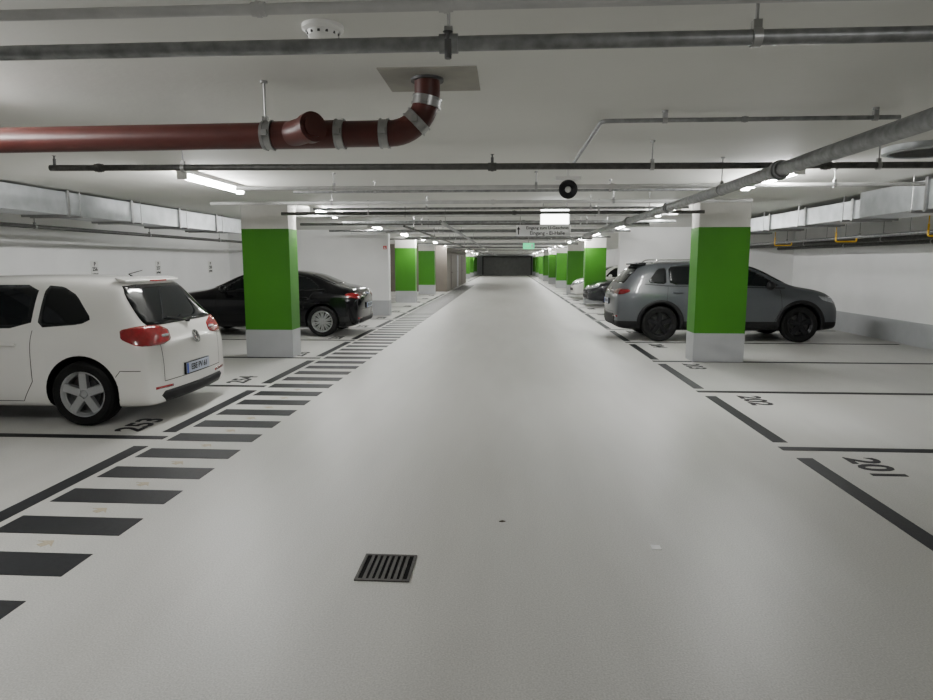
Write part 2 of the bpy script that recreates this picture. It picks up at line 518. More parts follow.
# 11 thin conduit with bend
pipe([(2.45, 4.38, 2.52), (.6, 4.38, 2.52), (.6, 6.4, 2.52)], .014, M['galv'], 'thin gray conduit with a right-angle bend on the ceiling', fil=.06,
     couplings=[(1.5, 4.38, 2.52)], hang=[(2.3, 4.38, 2.52), (1.0, 4.38, 2.52)])
# lengthwise pipes by the walls
for j, (x, z, r) in enumerate(((6.2, 2.06, .03), (6.6, 2.02, .045), (7.05, 2.05, .03), (7.45, 1.98, .04))):
    pipe([(x, 1.5, z), (x, 18.55, z)], r, (M['galv'], M['galvd'])[j % 2], 'gray supply pipe hung above the parking bays', axis=(0, 1, 0),
         hang=[(x, y, z) for y in (6, 9, 12, 15)], group='supply pipes above the bays')
pipe([(-6.75, 1.5, 2.12), (-6.75, 19.4, 2.12)], .03, M['galvd'], 'dark supply pipe beside the ventilation duct', axis=(0, 1, 0),
     hang=[(-6.75, y, 2.12) for y in (6, 9, 12, 15)])
# yellow hooks
for (x, y, z) in ((5.95, 9.3, 2.0), (5.95, 11.8, 2.0), (5.95, 14.4, 2.0)):
    g = Geo().sweep(fillet([(x-.25, y, z+.13), (x-.25, y, z-.03), (x+.1, y, z-.03), (x+.1, y, z+.03)], .03, 4), .014, 8)
    g.sweep([(x-.25, y, z+.13), (x-.25, y, H+.005)], .008, 8)
    o = g.obj('yellow_pipe_bracket', M['yellow'], smooth=True)
    meta(o, 'yellow painted hook bracket hanging from the ceiling', 'bracket', 'yellow brackets')

# ------------------------------------------------------------------ red drain pipe
rp = empty('red_drain_pipe', (0, 0, 0))
meta(rp, 'dark red cast iron drain pipe with steel couplings rising into ceiling', 'pipe')
RY, RZ, RR = 3.55, 2.30, .068
Geo().sweep([(-4.6, RY, RZ-.02), (-.66, RY, RZ)], RR, 28).obj('straight_pipe', M['red'], rp, smooth=True)
arc = [(-.66, RY, RZ)]
for k in range(13):
    a = math.radians(90 * k / 12)
    arc.append((-.63 + .2*math.sin(a), RY, RZ + .2 - .2*math.cos(a)))
arc.append((-.43, RY, H+.002))
Geo().sweep(arc, RR, 28).obj('elbow', M['red'], rp, smooth=True)
g = Geo().sweep([(-1.18, RY, RZ), (-1.06, RY-.10, RZ+.005), (-1.01, RY-.15, RZ+.008)], RR*.98, 28)
g.sweep([(-1.035, RY-.125, RZ+.006), (-1.0, RY-.16, RZ+.009)], RR*1.12, 28)
g.sweep([(-1.0, RY-.16, RZ+.009), (-.993, RY-.167, RZ+.01)], RR*.8, 28)
g.obj('branch_stub', M['red'], rp, smooth=True)
Geo().sweep([(-1.26, RY, RZ-.002), (-.90, RY, RZ)], RR*1.07, 28).obj('tee_fitting', M['red'], rp, smooth=True)
def coupling(p, ax):
    g = Geo(); a = Vector(ax).normalized(); p = Vector(p)
    g.sweep([p - a*.024, p + a*.024], RR*1.09, 28)
    g.sweep([p - a*.024, p - a*.016], RR*1.17, 28)
    g.sweep([p + a*.016, p + a*.024], RR*1.17, 28)
    g.box(p.x-.015, p.x+.015, p.y-RR*1.35, p.y-RR*1.0, p.z-.015, p.z+.015)
    g.obj('pipe_clamp', M['steel'], rp, smooth=True)
coupling((-1.29, RY, RZ-.002), (1, 0, 0)); coupling((-.90, RY, RZ), (1, 0, 0)); coupling((-.66, RY, RZ), (1, 0, 0))
a = math.radians(45); coupling((-.63+.2*math.sin(a), RY, RZ+.2-.2*math.cos(a)), (1, 0, 1))
a = math.radians(78); coupling((-.63+.2*math.sin(a), RY, RZ+.2-.2*math.cos(a)), (.2, 0, 1))
Geo().sweep([(-.43, RY, H-.018), (-.43, RY, H)], RR*1.28, 28).obj('ceiling_collar', M['dsteel'], rp, smooth=True)
hanger(rp, (-1.31, RY, RZ-.003), (1, 0, 0), RR)
hanger(rp, (-3.6, RY, RZ-.015), (1, 0, 0), RR)
o = box('ceiling_patch', -.66, -.16, 3.35, 3.80, H-.005, H+.002, M['patch'])
meta(o, 'rough gray mortar patch on ceiling around the pipe', 'ceiling patch')

# ------------------------------------------------------------------ smoke detector
sd = empty('smoke_detector', (-.765, 2.77, H))
meta(sd, 'round white smoke detector on the ceiling', 'smoke detector')
Geo().lathe([(0, 0.002), (.085, 0.002), (.085, -.016), (.07, -.024)], 'z').obj('mounting_base', M['plastic'], sd, smooth=True)
Geo().lathe([(.067, -.02), (.062, -.042), (.046, -.054), (0, -.056)], 'z').obj('detector_head', M['plastic'], sd, smooth=True)
g = Geo()
for k in range(12):
    a = 2*math.pi*k/12
    g.box(.061*math.cos(a)-.005, .061*math.cos(a)+.005, .061*math.sin(a)-.005, .061*math.sin(a)+.005, -.040, -.031)
g.obj('vent_slot', M['dsteel'], sd)

# ------------------------------------------------------------------ round siren / speaker
sp = empty('ceiling_loudspeaker', (.575, 6.45, 2.31))
meta(sp, 'round black loudspeaker with white centre hung from the ceiling', 'speaker')
Geo().lathe([(0, .10), (.05, .10), (.06, .02), (.088, -.03), (.09, -.045), (.082, -.05)], 'y').obj('horn', M['blackp'], sp, smooth=True)
Geo().lathe([(.082, -.05), (.06, -.03), (.0, -.02)], 'y').obj('membrane', M['blackp'], sp, smooth=True)
Geo().lathe([(.03, -.030), (.024, -.045), (0, -.05)], 'y').obj('centre_cone', M['plastic'], sp, smooth=True)
Geo().box(-.12, .12, -.03, .05, .09, .125).box(-.012, .012, -.01, .03, .125, H-2.307).obj('mounting_bracket', M['plastic'], sp)

# ------------------------------------------------------------------ signs
s1 = empty('illuminated_sign', (.76, 10.75, 2.345))
meta(s1, 'glowing white box sign hanging from the ceiling', 'sign')
box('sign_box', -.24, .24, 0, .08, -.13, .13, M['plastic'], s1, bevel=.008)
box('lit_face', -.225, .225, -.006, 0, -.115, .115, M['panel'], s1)
for xx in (-.19, .19): Geo().box(xx-.01, xx+.01, .03, .05, .13, H-2.343).obj('suspension_rod', M['steel'], s1)
s2 = empty('direction_sign', (.64, 11.9, 2.18))
meta(s2, 'wide white hanging direction sign with two lines of text', 'sign')
box('sign_board', -.49, .49, 0, .03, -.10, .10, M['signw'], s2, bevel=.004)
R = axes((1, 0, 0), (0, 0, 1), (0, -1, 0), (.07, -.002, .046))
text_mesh('lettering', 'Eingang zum U-Geschoss', .075, M['blackp'], s2, mtx=R, bold=.001)
R = axes((1, 0, 0), (0, 0, 1), (0, -1, 0), (.07, -.002, -.046))
text_mesh('lettering', 'Eingang - Ei-Halle', .09, M['blackp'], s2, mtx=R, bold=.001)
g = Geo().add([(-.455, -.003, -.07), (-.435, -.003, -.07), (-.435, -.003, .03), (-.455, -.003, .03), (-.475, -.003, .02), (-.445, -.003, .075), (-.415, -.003, .02)],
              [(0, 1, 2, 3), (4, 6, 5)])
g.obj('arrow_symbol', M['blackp'], s2)
for xx in (-.415, .415): Geo().box(xx-.005, xx+.005, .01, .02, .10, H-2.177).obj('suspension_rod', M['steel'], s2)
s3 = empty('exit_sign', (.64, 20.0, 2.10))
meta(s3, 'small green illuminated emergency exit sign', 'sign')
box('sign_box', -.17, .17, 0, .06, -.09, .09, M['plastic'], s3)
box('green_face', -.165, .165, -.004, 0, -.085, .085, M['exit'], s3)
g = Geo()
g.box(.07, .13, -.007, -.004, -.06, .06)                       # door
g.box(-.10, -.02, -.007, -.004, -.008, .008)                   # arrow shaft
g.add([(-.02, -.007, -.03), (.02, -.007, 0), (-.02, -.007, .03)], [(0, 1, 2)])
g.obj('pictogram', M['signw'], s3)
Geo().box(-.01, .01, .02, .04, .09, H-2.097).obj('suspension_rod', M['steel'], s3)
# wall notices on the left wall
for j, y in enumerate((12.95, 15.4, 18.2)):
    s = empty('bay_notice', (XL-.003, y, 1.47))
    meta(s, 'small white notice plate with black lettering on the wall', 'sign', 'wall notices')
    box('notice_plate', 0, .009, -.12, .12, -.17, .17, M['plastic'], s)
    for r_, (t, sz) in enumerate((('P', .12), ('%d' % (256+j), .11), ('privat', .08))):
        text_mesh('lettering', t, sz, M['blackp'], s, mtx=axes((0, 1, 0), (0, 0, 1), (1, 0, 0), (.0105, 0, .10 - .10*r_)), bold=.004)
# red fire point at the cross wall end
s = empty('fire_sign', (-3.95, 19.489, 2.0))
meta(s, 'small red fire equipment sign on the white wall', 'sign')
box('sign_plate', .22, .32, -.001, 0.013, .0, .10, M['redbright'], s)
Geo().box(.235, .305, -.003, -.001, .015, .03).box(.26, .28, -.003, -.001, .03, .08).obj('pictogram', M['signw'], s)

# ------------------------------------------------------------------ ducts
def duct(x0, x1, y0, y1, z0, z1, step, off, label):
    o = box('ventilation_duct', x0, x1, y0, y1, z0, z1, M['duct'])
    meta(o, label, 'duct')
    y = y0 + off
    while y <= y1 + .001:
        e = .028
        g = Geo().box(x0-e, x1+e, y-.022, y-.003, z0-e, min(z1+e, H-.002)).box(x0-e, x1+e, y+.003, y+.022, z0-e, min(z1+e, H-.002))
        g.obj('duct_flange', M['steel'], o)
        if y + .215 < y1:
            Geo().sweep([(x0-.045, y+.2, z0-.03), (x0-.045, y+.2, H+.003)], .006, 8).sweep([(x1+.045, y+.2, z0-.03), (x1+.045, y+.2, H+.003)], .006, 8)\
                .box(x0-.06, x1+.06, y+.185, y+.215, z0-.03, z0-.002).obj('duct_hanger', M['steel'], o, smooth=False)
        y += step
    return o
duct(-6.55, -5.93, 2.0, 14.3, 2.25, 2.55, 1.5, .55, 'long rectangular galvanised ventilation duct under the ceiling')
duct(4.62, 5.3, 2.5, 9.0, 2.20, 2.52, 1.5, .6, 'rectangular galvanised ventilation duct above parking bays')
duct(5.0, 5.6, 9.3, 18.3, 2.24, 2.5, 1.5, .6, 'flat galvanised duct section continuing above parked car')
# louvred round ceiling grille
vg = empty('air_grille', (3.50, 5.82, H))
meta(vg, 'round louvred steel air outlet on the ceiling near the duct', 'vent')
g = Geo()
g.lathe([(.33, 0.003), (.33, -.05), (.29, -.06), (.28, -.02), (.28, 0.003)], 'z')
g.obj('outer_ring', M['duct'], vg, smooth=True)
g = Geo()
for k in range(9):
    y = -.24 + k * .06
    hw = math.sqrt(.28**2 - y*y) - .002
    g.add([(-hw, y-.022, -.058), (hw, y-.022, -.058), (hw, y+.010, -.02), (-hw, y+.010, -.02)], [(0, 1, 2, 3)])
g.obj('louvre', M['wpipe'], vg)
Geo().lathe([(0, -.004), (.28, -.004)], 'z').obj('inside_shade', M['slot_shade'], vg)  # flat disc in dark gray, painted as the shade behind the louvres

# ------------------------------------------------------------------ CARS
def hitp(bvh, o, d):
    loc, n, i, dist = bvh.ray_cast(Vector(o), Vector(d).normalized())
    return loc, n
def m_side(s): return lambda u, v: ((u, s*2.0, v), (0, -s, 0))
def m_rear(): return lambda u, v: ((-1.0, u, v), (1, 0, 0))
def m_front(L): return lambda u, v: ((L+1.0, u, v), (-1, 0, 0))
def m_top(): return lambda u, v: ((u, v, 3.0), (0, 0, -1))
def m_cyl(cx, cy, s):
    def f(u, v):
        a = math.radians(u); d = Vector((math.cos(a), s*math.sin(a), 0))
        return (Vector((cx, s*cy, v)) + d*2.0, -d)
    return f
def finish(bm, bvh, mode, name, m, parent, off, th):
    dead = []; ref = []
    for v in bm.verts:
        o, d = mode(v.co.x, v.co.y)
        p, n = hitp(bvh, o, d)
        if p is None: dead.append(v); continue
        if n.dot(Vector(d)) > 0: n = -n
        v.co = p + n * off
        ref.append(n)
    if dead: bmesh.ops.delete(bm, geom=dead, context='VERTS')
    bm.normal_update()
    s = 0
    for f in bm.faces:
        c = f.calc_center_median()
        p, n, i, ds = bvh.find_nearest(c)
        if n is None: continue
        if (c - p).dot(n) < 0: n = -n
        s += f.normal.dot(n) * f.calc_area()
    if s < 0: bmesh.ops.reverse_faces(bm, faces=bm.faces)
    me = bpy.data.meshes.new(name); bm.to_mesh(me); bm.free()
    me.materials.append(m)
    me.polygons.foreach_set('use_smooth', [True]*len(me.polygons))
    o = bpy.data.objects.new(name, me); COL.objects.link(o); o.parent = parent
    if th:
        sd_ = o.modifiers.new('solid', 'SOLIDIFY'); sd_.thickness = th; sd_.offset = -1
    return o
def patch(name, bvh, poly, mode, m, parent, off=.004, th=.012, gu=.05, gv=.05):
    bm = bmesh.new()
    vs = [bm.verts.new((u, v, 0)) for u, v in poly]
    bm.faces.new(vs)
    us = [p[0] for p in poly]; vv = [p[1] for p in poly]
    def cut(lo, hi, g, ax):
        n = int((hi - lo) / g)
        for k in range(1, n + 1):
            c = lo + (hi - lo) * k / (n + 1)
            co = (c, 0, 0) if ax == 0 else (0, c, 0)
            no = (1, 0, 0) if ax == 0 else (0, 1, 0)
            bmesh.ops.bisect_plane(bm, geom=bm.verts[:] + bm.edges[:] + bm.faces[:], plane_co=co, plane_no=no, dist=1e-5)
    cut(min(us), max(us), gu, 0); cut(min(vv), max(vv), gv, 1)
    bmesh.ops.triangulate(bm, faces=bm.faces)
    return finish(bm, bvh, mode, name, m, parent, off, th)
def ribbon(name, bvh, pl, w, mode, m, parent, off=.002, closed=False, step=.04, th=0):
    pts = [Vector((a, b)) for a, b in pl]
    if closed: pts.append(pts[0])
    dense = []
    for i in range(len(pts)-1):
        n = max(1, int((pts[i+1]-pts[i]).length/step))
        for k in range(n): dense.append(pts[i].lerp(pts[i+1], k/n))
    dense.append(pts[-1])
    bm = bmesh.new(); rows = []
    n = len(dense)
    for i, p in enumerate(dense):
        a = dense[i-1] if i else (dense[-2] if closed else p); b = dense[i+1] if i < n-1 else (dense[1] if closed else p)
        t = (b-a).normalized(); nn = Vector((-t.y, t.x))
        rows.append((bm.verts.new((*(p+nn*w/2), 0)), bm.verts.new((*(p-nn*w/2), 0))))
    for i in range(n-1):
        bm.faces.new((rows[i][0], rows[i][1], rows[i+1][1], rows[i+1][0]))
    return finish(bm, bvh, mode, name, m, parent, off, th)
def smoothpoly(poly, it=2):
    for _ in range(it):
        out = []
        n = len(poly)
        for i in range(n):
            a = poly[i]; b = poly[(i+1) % n]
            out.append((a[0]*.87+b[0]*.13, a[1]*.87+b[1]*.13)); out.append((a[0]*.13+b[0]*.87, a[1]*.13+b[1]*.87))
        poly = out
    return poly

def wheel_mesh(R, w, style):
    t = Geo().lathe([(R*.66, -w*.42), (R*.72, -w*.5), (R*.90, -w*.52), (R*.975, -w*.44), (R, -w*.3), (R, -.035), (R*.985, -.03), (R*.985, -.022), (R, -.018),
                     (R, .018), (R*.985, .022), (R*.985, .03), (R, .035), (R, w*.3), (R*.975, w*.44), (R*.90, w*.52), (R*.72, w*.5), (R*.66, w*.42)], 'y', seg=48)
    r = Geo().lathe([(R*.655, -w*.42), (R*.60, -w*.3), (R*.60, w*.3), (R*.655, w*.40), (R*.69, w*.47), (R*.70, w*.49), (R*.685, w*.50), (R*.65, w*.44), (R*.615, w*.30)], 'y', seg=48)
    r.lathe([(0, w*.40), (R*.10, w*.40), (R*.15, w*.34), (R*.16, w*.1)], 'y', seg=24)
    if style == 'five':
        n, sp = 5, ((-.0, .13, .115),)
    elif style == 'double':
        n, sp = 5, ((-.19, .055, .06), (.19, .055, .06))
    else:
        n, sp = 10, ((-.13, .035, .035), (.13, .035, .035))
    for k in range(n):
        for (da, w0, w1) in sp:
            a0 = 2*math.pi*k/n + math.pi/2
            a1 = a0 + da
            p0 = Vector((math.cos(a0 + da*.6), 0, math.sin(a0 + da*.6))) * R*.12
            p1 = Vector((math.cos(a1), 0, math.sin(a1))) * R*.655
            d = (p1-p0).normalized(); nn = Vector((-d.z, 0, d.x))
            hw0, hw1 = w0*R*1.15, w1*R*1.25
            ya, yb, yc, yd = w*.20, w*.40, w*.30, w*.43
            V = [p0-nn*hw0+Vector((0,ya,0)), p0+nn*hw0+Vector((0,ya,0)), p0+nn*hw0*.8+Vector((0,yb,0)), p0-nn*hw0*.8+Vector((0,yb,0)),
                 p1-nn*hw1+Vector((0,yc,0)), p1+nn*hw1+Vector((0,yc,0)), p1+nn*hw1*.8+Vector((0,yd,0)), p1-nn*hw1*.8+Vector((0,yd,0))]
            r.add(V, [(0,3,2,1),(4,5,6,7),(0,1,5,4),(1,2,6,5),(2,3,7,6),(3,0,4,7)])
    d = Geo().lathe([(0, -.01), (R*.60, -.01), (R*.60, -.02), (0, -.02)], 'y', seg=32)
    d.lathe([(0, w*.08), (R*.42, w*.08), (R*.42, w*.0), (0, 0)], 'y', seg=32)
    return t, r, d

def build_car(cname, st, L, R, xr, xf, track, paint, rimmat, style, cfg, label, loc, rot):
    car = empty(cname)
    meta(car, label, 'car')
    # --- cage
    rows = []
    V = []; F = []
    NH = 11
    def half(s):
        x, zb, w, zsh, zbl, wbl, zt, wr = s
        k = min(.07, (zt-zbl)*.32)
        p8 = (wr, zt-k); p6 = (wbl, zbl)
        return [(0, zb), (.80*w, zb), (.97*w, zb+.03), (.995*w, zb+(zsh-zb)*.30), (w, zb+(zsh-zb)*.74), (.988*w, zsh), p6,
                ((p6[0]+p8[0])/2+.018, (p6[1]+p8[1])/2), p8, (wr*.72, zt-k*.18), (0, zt)]
    for s in st:
        h = half(s)
        ringp = [(s[0], y, z) for y, z in h] + [(s[0], -y, z) for y, z in h[-2:0:-1]]
        rows.append(len(V)); V += ringp
    NR = 2*NH-2
    for i in range(len(st)-1):
        for k in range(NR):
            F.append((rows[i]+k, rows[i]+(k+1) % NR, rows[i+1]+(k+1) % NR, rows[i+1]+k))
    def cap(i, sgn, bow):
        base = rows[i]; h = half(st[i]); x = st[i][0]
        cols = (-.55, 0, .55)
        idx = {}
        for j in range(1, NH-1):
            y, z = h[j]
            for c in cols:
                idx[(j, c)] = len(V); V.append((x + sgn*bow*(1-c*c), y*c, z))
        def row(j):
            if j == 0: return [base]
            if j == NH-1: return [base+NH-1]
            return [base+NR-j] + [idx[(j, c)] for c in cols] + [base+j]
        for j in range(NH-1):
            a, b = row(j), row(j+1)
            if len(a) == 1:
                for q in range(4): F.append((a[0], b[q], b[q+1]))
            elif len(b) == 1:
                for q in range(4): F.append((b[0], a[q], a[q+1]))
            else:
                for q in range(4): F.append((a[q], a[q+1], b[q+1], b[q]))
    cap(0, -1, cfg.get('bow', .05)); cap(len(st)-1, 1, cfg.get('fbow', .10))
    body = mk('car_body', V, F, paint, car)
    ss = body.modifiers.new('s', 'SUBSURF'); ss.levels = 3; ss.render_levels = 3
    dg = bpy.context.evaluated_depsgraph_get(); dg.update()
    me = bpy.data.meshes.new_from_object(body.evaluated_get(dg))
    body.modifiers.clear(); body.data = me
    bm = bmesh.new(); bm.from_mesh(me)
    bvh = BVHTree.FromBMesh(bm); bm.free()
    # --- wheel arches
    g = Geo(); Ra = R + .045
    for xw in (xr, xf):
        for s in (-1, 1):
            a, b = (s*.58, s*1.3)
            g.sweep([(xw, a, R+.015), (xw, b, R+.015)], Ra, 40)
    cutter = g.obj('cut', M['trim'])
    bmod = body.modifiers.new('b', 'BOOLEAN'); bmod.object = cutter; bmod.operation = 'DIFFERENCE'; bmod.solver = 'EXACT'
    dg = bpy.context.evaluated_depsgraph_get(); dg.update()
    me = bpy.data.meshes.new_from_object(body.evaluated_get(dg))
    body.modifiers.clear(); body.data = me
    bpy.data.objects.remove(cutter)
    me.materials.clear(); me.materials.append(paint); me.materials.append(M['trim'])
    bm = bmesh.new(); bm.from_mesh(me)
    if cfg.get('clad'):
        bmesh.ops.bisect_plane(bm, geom=bm.verts[:]+bm.edges[:]+bm.faces[:], plane_co=(0, 0, cfg['clad']), plane_no=(0, 0, 1))
    for f in bm.faces:
        c = f.calc_center_median()
        f.material_index = 0
        for xw in (xr, xf):
            dd = math.hypot(c.x-xw, c.z-R-.015)
            if dd < Ra+.002 and .5 < abs(c.y) < 1.2 and (all(abs(math.hypot(v.co.x-xw, v.co.z-R-.015)-Ra) < .004 for v in f.verts) or abs(abs(c.y)-.58) < .01):
                f.material_index = 1
        if c.z < cfg.get('clad', .17) - 1e-4: f.material_index = 1
        f.smooth = True
    bm.to_mesh(me); bm.free()
    me.set_sharp_from_angle(angle=math.radians(40))
    # --- wheels
    t, r, d = wheel_mesh(R, .215, style)
    protos = None
    for xw in (xr, xf):
        for s in (-1, 1):
            w = empty('wheel', (xw, s*(track), R), car)
            if s < 0: w.rotation_euler = (0, 0, math.pi)
            if protos is None:
                protos = [t.obj('tire', M['rubber'], w, smooth=True), r.obj('rim', rimmat, w, smooth=True, sharp=30), d.obj('brake_disc', M['dsteel'], w, smooth=True)]
            else:
                for p in protos:
                    c = p.copy(); COL.objects.link(c); c.parent = w
    # --- side features
    for s in (-1, 1):
        ms = m_side(s)
        for wi in cfg['side']:
            patch('side_window', bvh, smoothpoly(wi, 1), ms, M['glass'], car, off=.003)
        if cfg.get('winframe'):
            ribbon('window_trim', bvh, cfg['winframe'], .02, ms, M['trim'], car, off=.003)
        for sm in cfg['seams']:
            ribbon('door_seam', bvh, sm, .007, ms, M['trim'], car)
        for hx, hz in cfg['handles']:
            patch('door_handle', bvh, smoothpoly([(hx-.1, hz-.014), (hx+.1, hz-.014), (hx+.1, hz+.014), (hx-.1, hz+.014)], 2), ms, paint, car, off=.03, th=.02, gv=.02)
        ccx, ccy = cfg['tailc']
        patch('tail_light', bvh, smoothpoly(cfg['tail'], 1), m_cyl(ccx, ccy, s), cfg.get('tailmat', M['tail']), car, off=.006, th=.015, gu=5, gv=.03)
        if cfg.get('tail2'):
            patch('reverse_lamp', bvh, smoothpoly(cfg['tail2'], 1), m_cyl(ccx, ccy, s), M['lens'], car, off=.010, th=.01, gu=5, gv=.03)
        patch('headlight', bvh, smoothpoly(cfg['head'], 1), m_cyl(L-.6, .35, s), M['lens'], car, off=.006, th=.015, gu=5, gv=.03)
        if cfg.get('reflector'):
            patch('rear_reflector', bvh, cfg['reflector'], m_cyl(ccx, ccy, s), M['tail'], car, off=.006, th=.01, gu=4, gv=.03)
        if cfg.get('arch'):
            for xw in (xr, xf):
                pts = [(xw + (Ra+.03)*math.cos(math.radians(a)), R+.015+(Ra+.03)*math.sin(math.radians(a))) for a in range(-15, 196, 6)]
                ribbon('wheel_arch_trim', bvh, pts, .075, ms, M['trim'], car, off=.010, th=.012)
        # mirror
        mx, mz, my = cfg['mirror']
        g = Geo()
        g.sweep([(mx+.05, s*(my-.12), mz-.06), (mx+.03, s*(my+.03), mz-.02)], .022, 8)
        g.sweep([(mx-.05+.0, s*(my+.09), mz), (mx-.03, s*(my+.09), mz), (mx+.03, s*(my+.085), mz), (mx+.08, s*(my+.075), mz), (mx+.105, s*(my+.07), mz)], [.055, .08, .085, .065, .02], 16)
        g.obj('wing_mirror', cfg.get('mirmat', paint), car, smooth=True, sharp=60)
    # --- front/rear glass
    patch('rear_window', bvh, smoothpoly(cfg['rearwin'], 1), m_rear() if cfg.get('rw', 'rear') == 'rear' else m_top(), M['glass'], car)
    patch('windshield', bvh, smoothpoly(cfg['shield'], 1), m_front(L), M['glass'], car)
    zg = cfg['grille']
    patch('front_grille', bvh, [(-.45, zg-.05), (.45, zg-.05), (.5, zg+.05), (-.5, zg+.05)], m_front(L), M['trim'], car)
    patch('front_grille', bvh, [(-.55, zg-.26), (.55, zg-.26), (.5, zg-.14), (-.5, zg-.14)], m_front(L), M['trim'], car)
    # --- rear face
    for poly in cfg.get('reartrim', []):
        patch('bumper_trim', bvh, poly, m_rear(), M['trim'], car, off=.006)
    for poly in cfg.get('rearred', []):
        patch('light_bar', bvh, poly, m_rear(), cfg.get('tailmat', M['tail']), car, off=.006)
    for sm in cfg.get('rearseams', []):
        ribbon('tailgate_seam', bvh, sm, .008, m_rear(), M['trim'], car)
    # plate
    pz = cfg['platez']
    p, n = hitp(bvh, (-1, 0, pz), (1, 0, 0))
    pl = box('license_plate', p.x-.022, p.x-.010, -.26, .26, pz-.055, pz+.055, M['plate'], car, bevel=.003)
    box('plate_frame', p.x-.016, p.x+.02, -.268, .268, pz-.063, pz+.063, M['trim'], pl)
    box('plate_band', p.x-.0235, p.x-.022, .222, .258, pz-.053, pz+.053, M['blue'], pl)
    text_mesh('plate_lettering', cfg['platetext'], .088, M['blackp'], pl, mtx=axes((0, -1, 0), (0, 0, 1), (-1, 0, 0), (p.x-.0235, -.02, pz)), bold=.002, extrude=.0005)
    # emblem
    ez = cfg['emblemz']
    p, n = hitp(bvh, (-1, 0, ez), (1, 0, 0))
    if n.x > 0: n = -n
    em = empty('emblem', p + n*.006, car)
    em.rotation_euler = n.to_track_quat('X', 'Z').to_euler()
    em.scale = (1, 1.25, 1.25)
    Geo().lathe([(0, .004), (.052, .004), (.052, -.004)], 'x', seg=32).obj('badge_disc', M['dsteel'] if cfg['badge'] == 'vw' else M['blue'], em)
    gg = Geo()
    gg.lathe([(.048, 0), (.048, .012), (.060, .012), (.060, 0)], 'x', seg=32)
    if cfg['badge'] == 'vw':
        def stroke(a, b, w=.007):
            a = Vector(a); b = Vector(b)
            gg.sweep([(.007, a.x, a.y), (.007, b.x, b.y)], w*.8, 6)
        for pl_ in ([(-.022, .044), (0, .004), (.022, .044)], [(-.045, .022), (-.018, -.043), (0, -.006), (.018, -.043), (.045, .022)]):
            for q in range(len(pl_)-1): stroke(pl_[q], pl_[q+1])
    else:
        gg.box(.003, .007, -.03, 0, 0, .03).box(.003, .007, 0, .03, -.03, 0)
    gg.obj('badge_mark', M['chrome'], em, smooth=True)
    cfg['extra'](car, bvh, paint) if cfg.get('extra') else None
    car.location = loc
    car.rotation_euler = (0, 0, rot)
    return car

def sym(pts):  # mirrored polygon from half outline (y>=0)
    return pts + [(-y, z) for y, z in reversed(pts)]

# ---- white hatchback
golf = [
 (0.00,.20,.81,.60,.70,.75,.83,.64),
 (0.025,.18,.86,.72,.85,.785,.98,.67),
 (0.10,.17,.882,.79,.92,.81,1.075,.66),
 (0.23,.165,.890,.83,.94,.825,1.24,.635),
 (0.37,.16,.893,.85,.95,.83,1.415,.61),
 (0.43,.16,.895,.855,.95,.83,1.452,.605),
 (0.62,.16,.897,.86,.955,.83,1.472,.605),
 (1.0,.16,.90,.86,.955,.83,1.49,.61),
 (1.6,.16,.895,.85,.945,.83,1.495,.62),
 (2.2,.16,.89,.84,.93,.825,1.48,.62),
 (2.6,.16,.89,.83,.92,.82,1.435,.62),
 (2.85,.17,.89,.82,.91,.82,1.28,.64),
 (3.1,.17,.89,.81,.90,.81,1.10,.67),
 (3.3,.17,.89,.81,.89,.80,1.0,.69),
 (3.6,.17,.885,.79,.86,.79,.94,.66),
 (3.9,.18,.87,.73,.79,.76,.86,.62),
 (4.08,.19,.82,.64,.70,.70,.75,.58),
 (4.16,.23,.74,.52,.58,.62,.62,.5)]
def golf_extra(car, bvh, paint):
    # spoiler lip, third brake light, wiper, antenna
    g = Geo()
    pts = [(-.53, .05), (-.3, .01), (0, 0), (.3, .01), (.53, .05)]
    V = []
    for y, dx in pts:
        V += [(.325+dx, y, 1.436), (.33+dx, y, 1.412), (.46, y, 1.42), (.50, y, 1.462)]
    F = []
    for i in range(4):
        a, b = i*4, i*4+4
        for q in range(4): F.append((a+q, a+(q+1) % 4, b+(q+1) % 4, b+q))
    F += [(0, 1, 2, 3), (16, 19, 18, 17)]
    g.add(V, F); g.obj('roof_spoiler', paint, car, smooth=True, bevel=.006)
    box('brake_lamp', .320, .35, -.16, .16, 1.416, 1.430, M['tail'], car)
    g = Geo()
    p0, n = hitp(bvh, (-1, 0, .99), (1, 0, 0)); p1, n1 = hitp(bvh, (-1, .36, 1.05), (1, 0, 0))
    g.sweep([p0 + Vector((-.03, 0, 0)), p1 + Vector((-.025, 0, 0))], .008, 8)
    g.sweep([p0 + Vector((.01, 0, 0)), p0 + Vector((-.04, 0, 0))], .02, 12)
    g.obj('rear_wiper', M['trim'], car, smooth=True)
    Geo().sweep([(.62, 0, 1.465), (.66, 0, 1.487), (.50, 0, 1.53)], [.012, .006, .003], 8).obj('roof_antenna', M['trim'], car, smooth=True)
